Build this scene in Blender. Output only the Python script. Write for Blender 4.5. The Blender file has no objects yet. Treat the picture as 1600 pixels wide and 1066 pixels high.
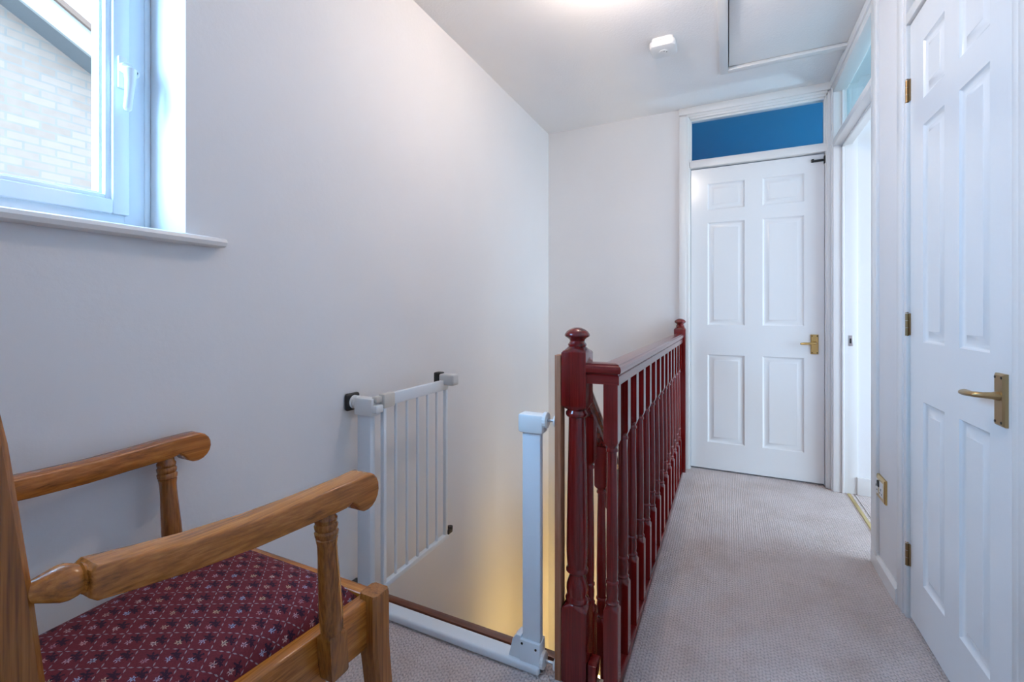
import bpy, bmesh, math, random
from mathutils import Vector
random.seed(7)
PI = math.pi
C = bpy.context.scene.collection
S = bpy.context.scene

# ------------------------------------------------------------------ camera
cam_d = bpy.data.cameras.new('camera')
cam = bpy.data.objects.new('camera', cam_d)
C.objects.link(cam)
cam.location = (0, 0, 1.04)
cam.rotation_euler = (PI / 2, 0, math.atan(338 / 705))
cam_d.sensor_width = 36
cam_d.lens = 705 / 1600 * 36
cam_d.shift_y = -45.5 / 1600
cam_d.clip_start = 0.02
S.camera = cam

# ------------------------------------------------------------------ world, exposure
W = bpy.data.worlds.new('sky')
S.world = W
W.use_nodes = True
W.node_tree.nodes['Background'].inputs[0].default_value = (0.55, 0.78, 1.0, 1)
W.node_tree.nodes['Background'].inputs[1].default_value = 6.5
S.view_settings.view_transform = 'Standard'
S.view_settings.look = 'None'
S.view_settings.gamma = 1
S.view_settings.use_curve_mapping = False
S.view_settings.exposure = 0.0
LAMP_W = 20.5        # fitting on the landing ceiling
FILL_W = 1.5       # added fill bulb at the near end of the landing, behind the viewer
HALL_W = 33.0        # hall lamp downstairs
BLUE_FILL_W = 28.0  # added fill in the room behind the far door, in place of daylight


def area(name, loc, rot, sx, sy, power, col, portal=False):
    l = bpy.data.lights.new(name, 'AREA')
    l.shape = 'RECTANGLE'; l.size = sx; l.size_y = sy
    l.energy = power; l.color = col
    if portal:
        l.cycles.is_portal = True
    o = bpy.data.objects.new(name, l)
    C.objects.link(o)
    o.location = loc; o.rotation_euler = rot
    return o


area('window_portal', (-1.50, 0.11, 1.67), (0, -PI / 2, 0), 0.9, 1.12, 1, (1, 1, 1), True)
area('side_room_portal', (3.02, 1.75, 1.4), (0, PI / 2, 0), 2.3, 2.3, 1, (1, 1, 1), True)

# daylight falling in through the landing window and the bedroom window
area('window_daylight', (-1.72, -0.42, 1.78), (0, -math.radians(68), math.radians(30)), 1.15, 1.0, 135, (0.27, 0.58, 1.0))
area('bedroom_daylight', (2.9, 1.75, 1.35), (0, PI / 2, 0), 1.9, 1.9, 30, (0.72, 0.87, 1.0))

# ------------------------------------------------------------------ materials
def mat(name, col, rough=0.5, metal=0.0, spec=0.5, coat=0.0, emis=None, es=0.0):
    m = bpy.data.materials.new(name)
    m.use_nodes = True
    b = m.node_tree.nodes['Principled BSDF']
    b.inputs['Base Color'].default_value = (*col, 1)
    b.inputs['Roughness'].default_value = rough
    b.inputs['Metallic'].default_value = metal
    b.inputs['Specular IOR Level'].default_value = spec
    b.inputs['Coat Weight'].default_value = coat
    b.inputs['Coat Roughness'].default_value = 0.12
    if emis:
        b.inputs['Emission Color'].default_value = (*emis, 1)
        b.inputs['Emission Strength'].default_value = es
    return m


class NT:
    """tiny node helper"""
    def __init__(s, m):
        s.t = m.node_tree; s.b = s.t.nodes['Principled BSDF']
    def n(s, typ, **kw):
        x = s.t.nodes.new(typ)
        for k, v in kw.items():
            setattr(x, k, v)
        return x
    def put(s, x, i, v):
        if hasattr(v, 'is_output'):
            s.t.links.new(v, x.inputs[i])
        else:
            x.inputs[i].default_value = v
    def m(s, op, a, b=0.0, c=None):
        x = s.n('ShaderNodeMath', operation=op)
        s.put(x, 0, a); s.put(x, 1, b)
        if c is not None: s.put(x, 2, c)
        return x.outputs[0]
    def coord(s, kind='Object', scale=(1, 1, 1), rot=(0, 0, 0)):
        t = s.n('ShaderNodeTexCoord')
        mp = s.n('ShaderNodeMapping')
        mp.inputs['Scale'].default_value = scale
        mp.inputs['Rotation'].default_value = rot
        s.t.links.new(t.outputs[kind], mp.inputs[0])
        return mp.outputs[0]
    def noise(s, vec, sc, det=3, rough=0.5, out=0):
        x = s.n('ShaderNodeTexNoise')
        s.t.links.new(vec, x.inputs['Vector'])
        x.inputs['Scale'].default_value = sc
        x.inputs['Detail'].default_value = det
        x.inputs['Roughness'].default_value = rough
        return x.outputs[out]
    def ramp(s, fac, stops):
        x = s.n('ShaderNodeValToRGB')
        cr = x.color_ramp
        while len(cr.elements) < len(stops): cr.elements.new(0.5)
        for e, (p, c) in zip(cr.elements, stops):
            e.position = p; e.color = (*c, 1)
        s.t.links.new(fac, x.inputs[0])
        return x.outputs[0]
    def mix(s, fac, a, b):
        x = s.n('ShaderNodeMix', data_type='RGBA')
        s.put(x, 0, fac)
        for i, v in ((6, a), (7, b)):
            if hasattr(v, 'is_output'): s.t.links.new(v, x.inputs[i])
            else: x.inputs[i].default_value = (*v, 1)
        return x.outputs[2]
    def col(s, o): s.t.links.new(o, s.b.inputs['Base Color'])
    def rough(s, o): s.t.links.new(o, s.b.inputs['Roughness'])
    def bump(s, h, strength, dist):
        x = s.n('ShaderNodeBump')
        x.inputs['Strength'].default_value = strength
        x.inputs['Distance'].default_value = dist
        s.t.links.new(h, x.inputs['Height'])
        s.t.links.new(x.outputs[0], s.b.inputs['Normal'])


def plaster(name, col, bump=0.25, dist=0.002, sc=60):
    m = mat(name, col, 0.75, spec=0.3)
    k = NT(m); v = k.coord()
    a = k.noise(v, sc, 4, 0.6)
    b = k.noise(v, 3, 2)
    k.col(k.mix(b, tuple(x * 0.97 for x in col), tuple(min(1, x * 1.02) for x in col)))
    k.bump(a, bump, dist)
    return m


def gloss_paint(name, col, rough=0.28):
    m = mat(name, col, rough, spec=0.5)
    k = NT(m); v = k.coord(scale=(1, 1, 0.35))
    k.bump(k.noise(v, 55, 3, 0.6), 0.06, 0.002)
    k.rough(k.m('MULTIPLY_ADD', k.noise(v, 8, 2), 0.14, rough - 0.06))
    return m


def wood(name, c0, c1, c2, axis=2, rough=0.32, coat=0.3, grain=1.0, bump=0.08):
    """grain running along the given object axis"""
    m = mat(name, c1, rough, coat=coat)
    k = NT(m)
    sc = [26, 26, 26]; sc[axis] = 0.8
    v = k.coord(scale=tuple(sc))
    n1 = k.noise(v, 2.2, 5, 0.62)
    sc2 = [260, 260, 260]; sc2[axis] = 7
    v2 = k.coord(scale=tuple(sc2))
    n2 = k.noise(v2, 1.0, 3, 0.6)
    f = k.m('ADD', k.m('MULTIPLY', n1, 0.60), k.m('MULTIPLY', n2, 0.40 * grain))
    f = k.m('MULTIPLY', f, 1.0 / (0.60 + 0.40 * grain))
    k.col(k.ramp(f, [(0.30, c0), (0.50, c1), (0.72, c2)]))
    k.bump(n2, bump, 0.001)
    return m


M = {}
M['wall'] = plaster('wall_paint', (0.79, 0.775, 0.775))
M['ceil'] = plaster('ceiling_paint', (0.90, 0.885, 0.88), 0.5, 0.003, 90)
M['hallwall'] = plaster('hall_paint', (0.80, 0.72, 0.55))
M['gloss'] = gloss_paint('gloss_white_paint', (0.80, 0.80, 0.80), 0.22)
M['trim'] = gloss_paint('trim_white_paint', (0.80, 0.785, 0.77), 0.30)
M['upvc'] = mat('window_plastic', (0.80, 0.84, 0.88), 0.25)
M['gate'] = mat('gate_enamel', (0.76, 0.80, 0.84), 0.35)
M['plastic'] = mat('white_plastic', (0.80, 0.80, 0.79), 0.4)
M['greyplastic'] = mat('grey_plastic', (0.62, 0.61, 0.59), 0.45)
M['beige'] = mat('beige_plastic', (0.66, 0.62, 0.56), 0.4)
M['black'] = mat('black_plastic', (0.012, 0.012, 0.013), 0.45)
M['steel'] = mat('zinc_steel', (0.55, 0.56, 0.58), 0.3, 1.0)
M['brass'] = mat('brass', (0.60, 0.42, 0.17), 0.27, 1.0)
M['dullbrass'] = mat('worn_brass', (0.43, 0.30, 0.15), 0.33, 1.0)
M['oldbrass'] = mat('aged_brass', (0.30, 0.20, 0.10), 0.35, 1.0)
M['darkmetal'] = mat('dark_screw', (0.03, 0.025, 0.02), 0.4, 0.8)
M['gold'] = mat('threshold_gold', (0.72, 0.58, 0.26), 0.3, 1.0)
M['cable'] = mat('cord_white', (0.75, 0.75, 0.73), 0.5)
M['bulb'] = mat('lit_bulb', (0.9, 0.9, 0.9), 0.3, emis=(1.0, 0.83, 0.71), es=LAMP_W / (PI * 4 * PI * 0.03 ** 2))
M['fillbulb'] = mat('fill_globe_bulb', (0.9, 0.9, 0.9), 0.3, emis=(1.0, 0.94, 0.90), es=FILL_W / (PI * 4 * PI * 0.05 ** 2))
M['hallbulb'] = mat('lit_hall_bulb', (0.9, 0.9, 0.9), 0.3, emis=(1.0, 0.70, 0.25), es=HALL_W / (PI * 4 * PI * 0.05 ** 2))
M['bluefill'] = mat('far_room_fill_bulb', (0.9, 0.9, 0.9), 0.3, emis=(0.55, 0.8, 1.0), es=BLUE_FILL_W / (PI * 4 * PI * 0.05 ** 2))
M['bluedaylight'] = plaster('blue_daylight_tint', (0.05, 0.30, 0.50), 0.1)  # blue daylight of the far room is put into its wall colour
M['pinkreflect'] = plaster('pink_reflection_tint', (0.62, 0.40, 0.38), 0.1)  # pink stands in for the reflection in the glass over the near door
M['mahog'] = wood('mahogany_varnish', (0.055, 0.0015, 0.0018), (0.145, 0.0055, 0.0055), (0.27, 0.018, 0.014), 2, 0.11, 0.3, 1.0, 0.015)
M['mahog_y'] = wood('mahogany_varnish_rail', (0.055, 0.0015, 0.0018), (0.145, 0.0055, 0.0055), (0.27, 0.018, 0.014), 1, 0.20, 0.25, 1.0, 0.03)
M['mahog_x'] = wood('mahogany_varnish_return', (0.055, 0.0015, 0.0018), (0.145, 0.0055, 0.0055), (0.27, 0.018, 0.014), 0, 0.20, 0.25, 1.0, 0.03)
M['nosing'] = wood('stair_nosing_wood', (0.06, 0.015, 0.006), (0.13, 0.035, 0.014), (0.2, 0.06, 0.025), 0, 0.35, 0.3)
M['rawwood'] = wood('bare_timber', (0.24, 0.085, 0.035), (0.38, 0.15, 0.07), (0.48, 0.26, 0.16), 2, 0.7, 0.0)
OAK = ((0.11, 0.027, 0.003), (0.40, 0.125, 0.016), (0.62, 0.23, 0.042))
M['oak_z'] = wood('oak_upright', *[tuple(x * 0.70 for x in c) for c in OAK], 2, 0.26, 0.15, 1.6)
M['oak_y'] = wood('oak_lengthwise', *OAK, 1, 0.26, 0.15, 1.6)
M['oak_x'] = wood('oak_crosswise', *OAK, 0, 0.26, 0.15, 1.6)


def glass(name, tint=(1, 1, 1), rough=0.0):
    m = bpy.data.materials.new(name); m.use_nodes = True
    t = m.node_tree; t.nodes.clear()
    o = t.nodes.new('ShaderNodeOutputMaterial')
    mx = t.nodes.new('ShaderNodeMixShader')
    tr = t.nodes.new('ShaderNodeBsdfTransparent')
    gl = t.nodes.new('ShaderNodeBsdfGlossy')
    fr = t.nodes.new('ShaderNodeFresnel')
    fr.inputs[0].default_value = 1.35
    tr.inputs[0].default_value = (*tint, 1)
    gl.inputs[1].default_value = rough
    ge = t.nodes.new('ShaderNodeNewGeometry')
    ml = t.nodes.new('ShaderNodeMath'); ml.operation = 'MULTIPLY_ADD'
    ml.inputs[1].default_value = -1.0; ml.inputs[2].default_value = 1.0
    m2 = t.nodes.new('ShaderNodeMath'); m2.operation = 'MULTIPLY'
    t.links.new(ge.outputs['Backfacing'], ml.inputs[0])
    t.links.new(ml.outputs[0], m2.inputs[0]); t.links.new(fr.outputs[0], m2.inputs[1])
    t.links.new(m2.outputs[0], mx.inputs[0])
    t.links.new(tr.outputs[0], mx.inputs[1])
    t.links.new(gl.outputs[0], mx.inputs[2])
    t.links.new(mx.outputs[0], o.inputs[0])
    return m


M['glass'] = glass('clear_glass')
M['tealglass'] = glass('greenish_glass', (0.74, 0.88, 0.92))


def make_carpet():
    m = mat('loop_carpet', (0.56, 0.50, 0.47), 0.95, spec=0.1)
    k = NT(m)
    tc = k.n('ShaderNodeTexCoord')
    # gentle wander so that the rows are not ruler straight
    nz = k.noise(tc.outputs['Object'], 70, 3, 0.6, 1)
    vm = k.n('ShaderNodeVectorMath', operation='SCALE')
    k.t.links.new(nz, vm.inputs[0]); vm.inputs['Scale'].default_value = 0.013
    va = k.n('ShaderNodeVectorMath', operation='ADD')
    k.t.links.new(tc.outputs['Object'], va.inputs[0]); k.t.links.new(vm.outputs[0], va.inputs[1])
    sp = k.n('ShaderNodeSeparateXYZ'); k.t.links.new(va.outputs[0], sp.inputs[0])
    x, y = sp.outputs[0], sp.outputs[1]
    zig = k.m('PINGPONG', x, 0.0095)
    ph = k.m('MULTIPLY', k.m('ADD', y, k.m('MULTIPLY', zig, 0.8)), 2 * PI / 0.0135)
    h1 = k.m('MULTIPLY_ADD', k.m('SINE', ph), 0.5, 0.5)
    col = k.m('ABSOLUTE', k.m('SINE', k.m('MULTIPLY', x, PI / 0.0095)))
    h = k.m('ADD', k.m('MULTIPLY', k.m('POWER', h1, 0.7), 0.5), k.m('MULTIPLY', k.m('POWER', col, 0.6), 0.5))
    fine = k.noise(tc.outputs['Object'], 230, 3, 0.7)
    h = k.m('ADD', h, k.m('MULTIPLY', fine, 0.9))
    big = k.noise(tc.outputs['Object'], 4, 4, 0.6)
    base = k.ramp(big, [(0.3, (0.74, 0.61, 0.56)), (0.55, (0.88, 0.755, 0.72)), (0.8, (0.90, 0.79, 0.765))])
    spk = k.noise(tc.outputs['Object'], 300, 2, 0.8)
    gap_shade = k.m('SUBTRACT', 1.12, k.m('MULTIPLY', h, 0.9))  # shade between the loops, put into the colour along with the bump
    gap_shade = k.m('MAXIMUM', gap_shade, 0.0)
    c0 = k.mix(k.m('MULTIPLY', spk, 0.25), base, (0.40, 0.34, 0.31))
    k.col(k.mix(k.m('MINIMUM', k.m('MULTIPLY', gap_shade, 0.80), 0.65), c0, (0.32, 0.255, 0.24)))
    k.bump(h, 0.9, 0.007)
    return m


M['carpet'] = make_carpet()


def make_fabric():
    """burgundy woven seat cloth: dashed diamond lattice with small flowers and dark leaves"""
    m = mat('burgundy_tapestry', (0.14, 0.03, 0.045), 0.85, spec=0.2)
    k = NT(m)
    tc = k.n('ShaderNodeTexCoord')
    sp = k.n('ShaderNodeSeparateXYZ'); k.t.links.new(tc.outputs['Object'], sp.inputs[0])
    x, y = sp.outputs[0], sp.outputs[1]
    x = k.m('SUBTRACT', x, sp.outputs[2])
    a = 0.70
    u = k.m('DIVIDE', k.m('ADD', k.m('MULTIPLY', x, -math.sin(a - 0.22)), k.m('MULTIPLY', y, math.cos(a - 0.22))), 0.037)
    v = k.m('DIVIDE', k.m('ADD', k.m('MULTIPLY', x, math.sin(a + 0.1)), k.m('MULTIPLY', y, math.cos(a + 0.1))), 0.037)
    u = k.m('ADD', u, 100.0); v = k.m('ADD', v, 100.0)
    fu = k.m('SUBTRACT', k.m('FRACT', u), 0.5); fv = k.m('SUBTRACT', k.m('FRACT', v), 0.5)
    def line(f, along):
        d = k.m('SUBTRACT', 0.5, k.m('ABSOLUTE', f))
        dash = k.m('ABSOLUTE', k.m('SUBTRACT', k.m('FRACT', k.m('MULTIPLY', along, 3.0)), 0.5))
        # spindle-shaped dashes
        w = k.m('SUBTRACT', 0.036, k.m('MULTIPLY', dash, 0.095))
        return k.m('LESS_THAN', d, w)
    def thin(f):
        return k.m('LESS_THAN', k.m('SUBTRACT', 0.5, k.m('ABSOLUTE', f)), 0.012)
    dash = k.m('MAXIMUM', line(fu, v), line(fv, u))
    thn = k.m('MAXIMUM', thin(fu), thin(fv))
    # cell id noise
    cb = k.n('ShaderNodeCombineXYZ')
    k.put(cb, 0, k.m('FLOOR', u)); k.put(cb, 1, k.m('FLOOR', v))
    wn = k.n('ShaderNodeTexWhiteNoise'); k.t.links.new(cb.outputs[0], wn.inputs['Vector'])
    wob = k.noise(tc.outputs['Object'], 300, 2, 0.6, 1)
    ws_ = k.n('ShaderNodeSeparateColor'); k.t.links.new(wob, ws_.inputs[0])
    jt = k.n('ShaderNodeSeparateColor'); k.t.links.new(wn.outputs['Color'], jt.inputs[0])
    ju = k.m('ADD', fu, k.m('ADD', k.m('MULTIPLY', k.m('SUBTRACT', ws_.outputs[0], 0.5), 0.22), k.m('MULTIPLY', k.m('SUBTRACT', jt.outputs[0], 0.5), 0.16)))
    jv = k.m('ADD', fv, k.m('ADD', k.m('MULTIPLY', k.m('SUBTRACT', ws_.outputs[1], 0.5), 0.22), k.m('MULTIPLY', k.m('SUBTRACT', jt.outputs[1], 0.5), 0.16)))
    def star(cx, cy, r, petals, amp):
        dx = k.m('SUBTRACT', ju, cx); dy = k.m('SUBTRACT', jv, cy)
        rr = k.m('SQRT', k.m('ADD', k.m('MULTIPLY', dx, dx), k.m('MULTIPLY', dy, dy)))
        an = k.m('ARCTAN2', dy, dx)
        lim = k.m('MULTIPLY_ADD', k.m('COSINE', k.m('MULTIPLY', an, petals)), amp, r)
        return k.m('LESS_THAN', rr, lim), rr
    st, rr = star(-0.10, -0.06, 0.10, 6.0, 0.07)
    ctr = k.m('LESS_THAN', rr, 0.035)
    lf, _ = star(0.15, 0.13, 0.18, 5.0, 0.10)
    lf2, _ = star(0.00, 0.28, 0.10, 4.0, 0.05)
    leaf = k.m('MAXIMUM', lf, lf2)
    base0 = k.noise(tc.outputs['Object'], 260, 2, 0.7)
    base = k.mix(base0, (0.095, 0.012, 0.018), (0.19, 0.032, 0.042))
    c = k.mix(k.m('MULTIPLY', leaf, 0.85), base, (0.012, 0.008, 0.022))
    fc = k.ramp(wn.outputs[0], [(0.0, (0.58, 0.30, 0.30)), (0.35, (0.28, 0.40, 0.62)), (0.55, (0.55, 0.42, 0.28)), (0.8, (0.42, 0.20, 0.26)), (1.0, (0.62, 0.5, 0.45))])
    c = k.mix(k.m('MULTIPLY', st, 0.8), c, fc)
    c = k.mix(ctr, c, (0.06, 0.03, 0.06))
    c = k.mix(k.m('MULTIPLY', thn, 0.6), c, (0.05, 0.01, 0.03))
    c = k.mix(k.m('MULTIPLY', dash, 0.7), c, (0.34, 0.32, 0.36))
    k.col(c)
    wv = k.noise(tc.outputs['Object'], 900, 2, 0.6)
    k.bump(k.m('ADD', wv, k.m('MULTIPLY', dash, 0.6)), 0.35, 0.001)
    return m


M['fabric'] = make_fabric()


def make_brick():
    m = mat('pale_brick', (0.5, 0.4, 0.36), 0.9, spec=0.2)
    k = NT(m)
    tc = k.n('ShaderNodeTexCoord')
    sp = k.n('ShaderNodeSeparateXYZ'); k.t.links.new(tc.outputs['Object'], sp.inputs[0])
    cb = k.n('ShaderNodeCombineXYZ')
    k.t.links.new(sp.outputs[1], cb.inputs[0]); k.t.links.new(sp.outputs[2], cb.inputs[1])
    br = k.n('ShaderNodeTexBrick')
    k.t.links.new(cb.outputs[0], br.inputs['Vector'])
    br.inputs['Color1'].default_value = (0.27, 0.19, 0.155, 1)
    br.inputs['Color2'].default_value = (0.33, 0.25, 0.21, 1)
    br.inputs['Mortar'].default_value = (0.22, 0.21, 0.20, 1)
    br.inputs['Scale'].default_value = 1.0
    br.inputs['Mortar Size'].default_value = 0.008
    br.inputs['Brick Width'].default_value = 0.20
    br.inputs['Row Height'].default_value = 0.068
    n = k.noise(tc.outputs['Object'], 14, 4)
    k.col(k.mix(k.m('MULTIPLY', n, 0.7), br.outputs[0], (0.36, 0.30, 0.26)))
    k.bump(br.outputs[1], -0.6, 0.01)
    return m


M['brick'] = make_brick()
M['ply'] = mat('soffit_board', (0.16, 0.17, 0.18), 0.7)
M['barge'] = mat('bargeboard_paint', (0.40, 0.40, 0.39), 0.6)
M['tile'] = mat('roof_tile', (0.2, 0.13, 0.1), 0.8)


# ------------------------------------------------------------------ mesh helpers
class MB:
    def __init__(s):
        s.v = []; s.f = []
    def add(s, vs, fs):
        o = len(s.v)
        s.v += [tuple(p) for p in vs]
        s.f += [tuple(i + o for i in f) for f in fs]
        return s
    def frombm(s, bm):
        bm.verts.ensure_lookup_table(); bm.verts.index_update()
        s.add([v.co[:] for v in bm.verts], [[v.index for v in f.verts] for f in bm.faces])
        bm.free(); return s
    def box(s, x0, x1, y0, y1, z0, z1, b=0.0, seg=2):
        bm = bmesh.new()
        vs = [bm.verts.new(p) for p in ((x0, y0, z0), (x1, y0, z0), (x1, y1, z0), (x0, y1, z0),
                                        (x0, y0, z1), (x1, y0, z1), (x1, y1, z1), (x0, y1, z1))]
        for f in ((0, 3, 2, 1), (4, 5, 6, 7), (0, 1, 5, 4), (1, 2, 6, 5), (2, 3, 7, 6), (3, 0, 4, 7)):
            bm.faces.new([vs[i] for i in f])
        if b > 0:
            bmesh.ops.bevel(bm, geom=bm.edges[:], offset=b, segments=seg, affect='EDGES', profile=0.5)
        return s.frombm(bm)
    def lathe(s, prof, c=(0, 0, 0), n=32, axis='z', sq=False):
        """prof: (t, r) or (t, r, squareness); axis: direction of t"""
        rings = []
        for p in prof:
            t, r = p[0], p[1]; q = p[2] if len(p) > 2 else 0
            ring = []
            for i in range(n):
                a = 2 * PI * i / n
                ca, sa = math.cos(a), math.sin(a)
                rs = r / max(abs(ca), abs(sa))
                rr = r * (1 - q) + rs * q
                u, v = rr * ca, rr * sa
                if axis == 'z': ring.append((c[0] + u, c[1] + v, c[2] + t))
                elif axis == 'x': ring.append((c[0] + t, c[1] + u, c[2] + v))
                else: ring.append((c[0] + v, c[1] + t, c[2] + u))
            rings.append(ring)
        return s.loft(rings)
    def loft(s, rings, caps=True, closed=True):
        o = len(s.v); n = len(rings[0])
        for r in rings: s.v += [tuple(p) for p in r]
        for j in range(len(rings) - 1):
            for i in range(n if closed else n - 1):
                a = o + j * n + i; b = o + j * n + (i + 1) % n
                s.f.append((a, b, b + n, a + n))
        if caps:
            s.f.append(tuple(o + i for i in reversed(range(n))))
            s.f.append(tuple(o + (len(rings) - 1) * n + i for i in range(n)))
        return s
    def tube(s, pts, rad, n=12, flat=1.0):
        pts = [Vector(p) for p in pts]
        if not hasattr(rad, '__len__'): rad = [rad] * len(pts)
        rings = []
        for i, p in enumerate(pts):
            d = (pts[min(i + 1, len(pts) - 1)] - pts[max(i - 1, 0)]).normalized()
            up = Vector((0, 0, 1)) if abs(d.z) < 0.95 else Vector((0, 1, 0))
            a = d.cross(up).normalized(); b = a.cross(d).normalized()
            rings.append([p + a * (math.cos(2 * PI * k / n) * rad[i]) + b * (math.sin(2 * PI * k / n) * rad[i] * flat) for k in range(n)])
        return s.loft(rings)
    def prism(s, poly, fn, t0, t1, b=0.0, seg=3):
        """poly of (a, b) pairs, fn(a, b, t) -> xyz"""
        bm = bmesh.new()
        n = len(poly)
        lo = [bm.verts.new(fn(a, c, t0)) for a, c in poly]
        hi = [bm.verts.new(fn(a, c, t1)) for a, c in poly]
        bm.faces.new(lo); bm.faces.new(list(reversed(hi)))
        for i in range(n):
            bm.faces.new((lo[i], hi[i], hi[(i + 1) % n], lo[(i + 1) % n]))
        bmesh.ops.recalc_face_normals(bm, faces=bm.faces[:])
        if b > 0:
            es = [e for e in bm.edges if len(e.link_faces) == 2 and
                  any(len(f.verts) == n for f in e.link_faces)]
            bmesh.ops.bevel(bm, geom=es, offset=b, segments=seg, affect='EDGES', profile=0.5)
        return s.frombm(bm)


ORG = {}


def obj(name, mb, m, parent=None, org=None, smooth=True, ang=32):
    """link one mesh object; vertices are given in world space and moved to the thing's own origin"""
    if parent is not None:
        o0 = ORG[parent.name]
    elif org is not None:
        o0 = Vector(org)
    else:
        o0 = Vector((0, 0, 0))
    me = bpy.data.meshes.new(name)
    me.from_pydata([(p[0] - o0[0], p[1] - o0[1], p[2] - o0[2]) for p in mb.v], [], mb.f)
    bm = bmesh.new(); bm.from_mesh(me)
    bmesh.ops.recalc_face_normals(bm, faces=bm.faces[:])
    bm.to_mesh(me); bm.free()
    if smooth:
        for p in me.polygons: p.use_smooth = True
        me.set_sharp_from_angle(angle=math.radians(ang))
    me.materials.append(M[m])
    o = bpy.data.objects.new(name, me)
    C.objects.link(o)
    if parent is not None:
        o.parent = parent
    else:
        o.location = o0
    ORG[o.name] = o0
    return o


def thing(name, label, cat, loc, group=None, kind=None):
    o = bpy.data.objects.new(name, None)
    C.objects.link(o)
    o.location = loc; o.empty_display_size = 0.05
    ORG[o.name] = Vector(loc)
    return tag(o, label, cat, group, kind)


def tag(o, label, cat=None, group=None, kind=None):
    o['label'] = label
    if cat: o['category'] = cat
    if group: o['group'] = group
    if kind: o['kind'] = kind
    return o


def struct(name, mb, m, label, cat, parent=None):
    o = obj(name, mb, m, parent, smooth=True)
    return tag(o, label, cat, kind='structure')


CEIL = 2.39
XL = -1.23     # left wall face
XR = 0.548     # right wall face
YE = 3.206     # end wall face
YB = -1.5      # wall behind the camera

# ------------------------------------------------------------------ the setting
f = MB()
f.box(XL - 0.05, XR + 0.10, YB - 0.1, 1.262, -0.2, 0.0)
f.box(-0.27, XR + 0.10, 1.262, 3.34, -0.2, 0.0)
struct('floor', f, 'carpet', 'pale beige patterned loop carpet of the upstairs landing', 'floor')

w = MB()
wy0, wy1, wz0, wz1 = -0.45, 0.668, 1.222, 2.12
xo = XL - 0.24
w.box(xo, XL, YB - 0.1, 4.6, -2.6, wz0)
w.box(xo, XL, YB - 0.1, 4.6, wz1, CEIL + 0.1)
w.box(xo, XL, wy1, 4.6, wz0, wz1)
w.box(xo, XL, YB - 0.1, wy0, wz0, wz1)
struct('wall_left', w, 'wall', 'white painted wall on the left with the window and the stair gate', 'wall')

w = MB()
w.box(XL, -0.236, YE, YE + 0.10, -1.7, CEIL + 0.1)
w.box(-0.236, 0.53, YE + 0.0, YE + 0.10, -0.5, -0.2)
w.box(0.53, 0.66, YE, YE + 0.10, -0.2, CEIL + 0.1)
struct('wall_end', w, 'wall', 'white painted end wall beyond the stairwell', 'wall')

w = MB()
xr2 = XR + 0.10
w.box(XR, xr2, YB - 0.1, 1.262, 0, CEIL + 0.1)
w.box(XR, xr2, 2.015, 2.335, 0, CEIL + 0.1)
struct('wall_right', w, 'wall', 'white wall between the two right hand doorways', 'wall')

w = MB()
w.box(XL, XR, YB - 0.1, YB, 0, CEIL)
struct('wall_back', w, 'wall', 'plain white wall at the near end of the landing', 'wall')

w = MB()
HX0, HX1, HY0, HY1 = -0.001, 0.54, 2.01, 2.752
w.box(XL - 0.24, 3.1, YB - 0.1, HY0, CEIL, CEIL + 0.1)
w.box(XL - 0.24, 3.1, HY1, 5.4, CEIL, CEIL + 0.1)
w.box(XL - 0.24, HX0, HY0, HY1, CEIL, CEIL + 0.1)
w.box(HX1, 3.1, HY0, HY1, CEIL, CEIL + 0.1)
w.box(HX0 - 0.05, HX1 + 0.05, HY0 - 0.05, HY1 + 0.05, CEIL + 0.1, CEIL + 0.12)
struct('ceiling', w, 'ceil', 'white textured landing ceiling', 'ceiling')

# rooms seen through the transoms and the open doorway
w = MB()
w.box(0.66, 3.05, 3.17, 3.27, -0.2, CEIL)
w.box(0.66, 3.05, 0.2, 0.3, -0.2, CEIL)
w.box(3.0, 3.1, 0.3, 3.17, -0.2, 0.25)
w.box(0.66, 3.1, 0.3, 3.17, CEIL - 0.01, CEIL)
struct('wall_side_room', w, 'wall', 'bright white bedroom wall seen through the open doorway', 'wall')
w = MB(); w.box(0.645, 3.1, 2.0, 3.2, -0.2, 0.0); w.box(1.4, 3.1, 0.3, 2.0, -0.2, 0.0)
struct('floor_side_room', w, 'carpet', 'pale carpet of the bright room beyond the open doorway', 'floor')
w = MB(); w.box(0.66, 3.0, 3.152, 3.17, 0, 0.10, 0.004)
struct('baseboard_side_room', w, 'trim', 'white skirting board in the bright room beyond the open doorway', 'baseboard')

w = MB()
w.box(-1.2, 1.6, 5.2, 5.3, -0.1, CEIL)
w.box(-1.3, -1.2, 3.32, 5.3, -0.1, CEIL)
w.box(1.6, 1.7, 3.32, 5.3, -0.1, CEIL)
w.box(-1.2, 1.6, 3.32, 5.2, CEIL - 0.012, CEIL - 0.002)
w.box(0.66, 1.6, 3.28, 3.32, -0.1, CEIL)
w.box(-1.2, 1.6, 3.35, 5.2, -0.1, 0.0)
struct('wall_far_room', w, 'bluedaylight', 'room seen through the glass over the far door, blue daylight put into its wall colour', 'wall')

w = MB()
w.box(1.3, 1.36, 1.2, 2.0, 0, CEIL)
w.box(XR + 0.1, 1.36, 1.16, 1.2, 0, CEIL)
w.box(XR + 0.1, 1.36, 2.0, 2.04, 0, CEIL)
w.box(XR + 0.1, 1.3, 1.2, 2.0, -0.1, 0)
struct('wall_cupboard', w, 'pinkreflect', 'cupboard interior behind the glass over the near door, coloured pink for the reflection in the glass', 'wall')

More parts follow.
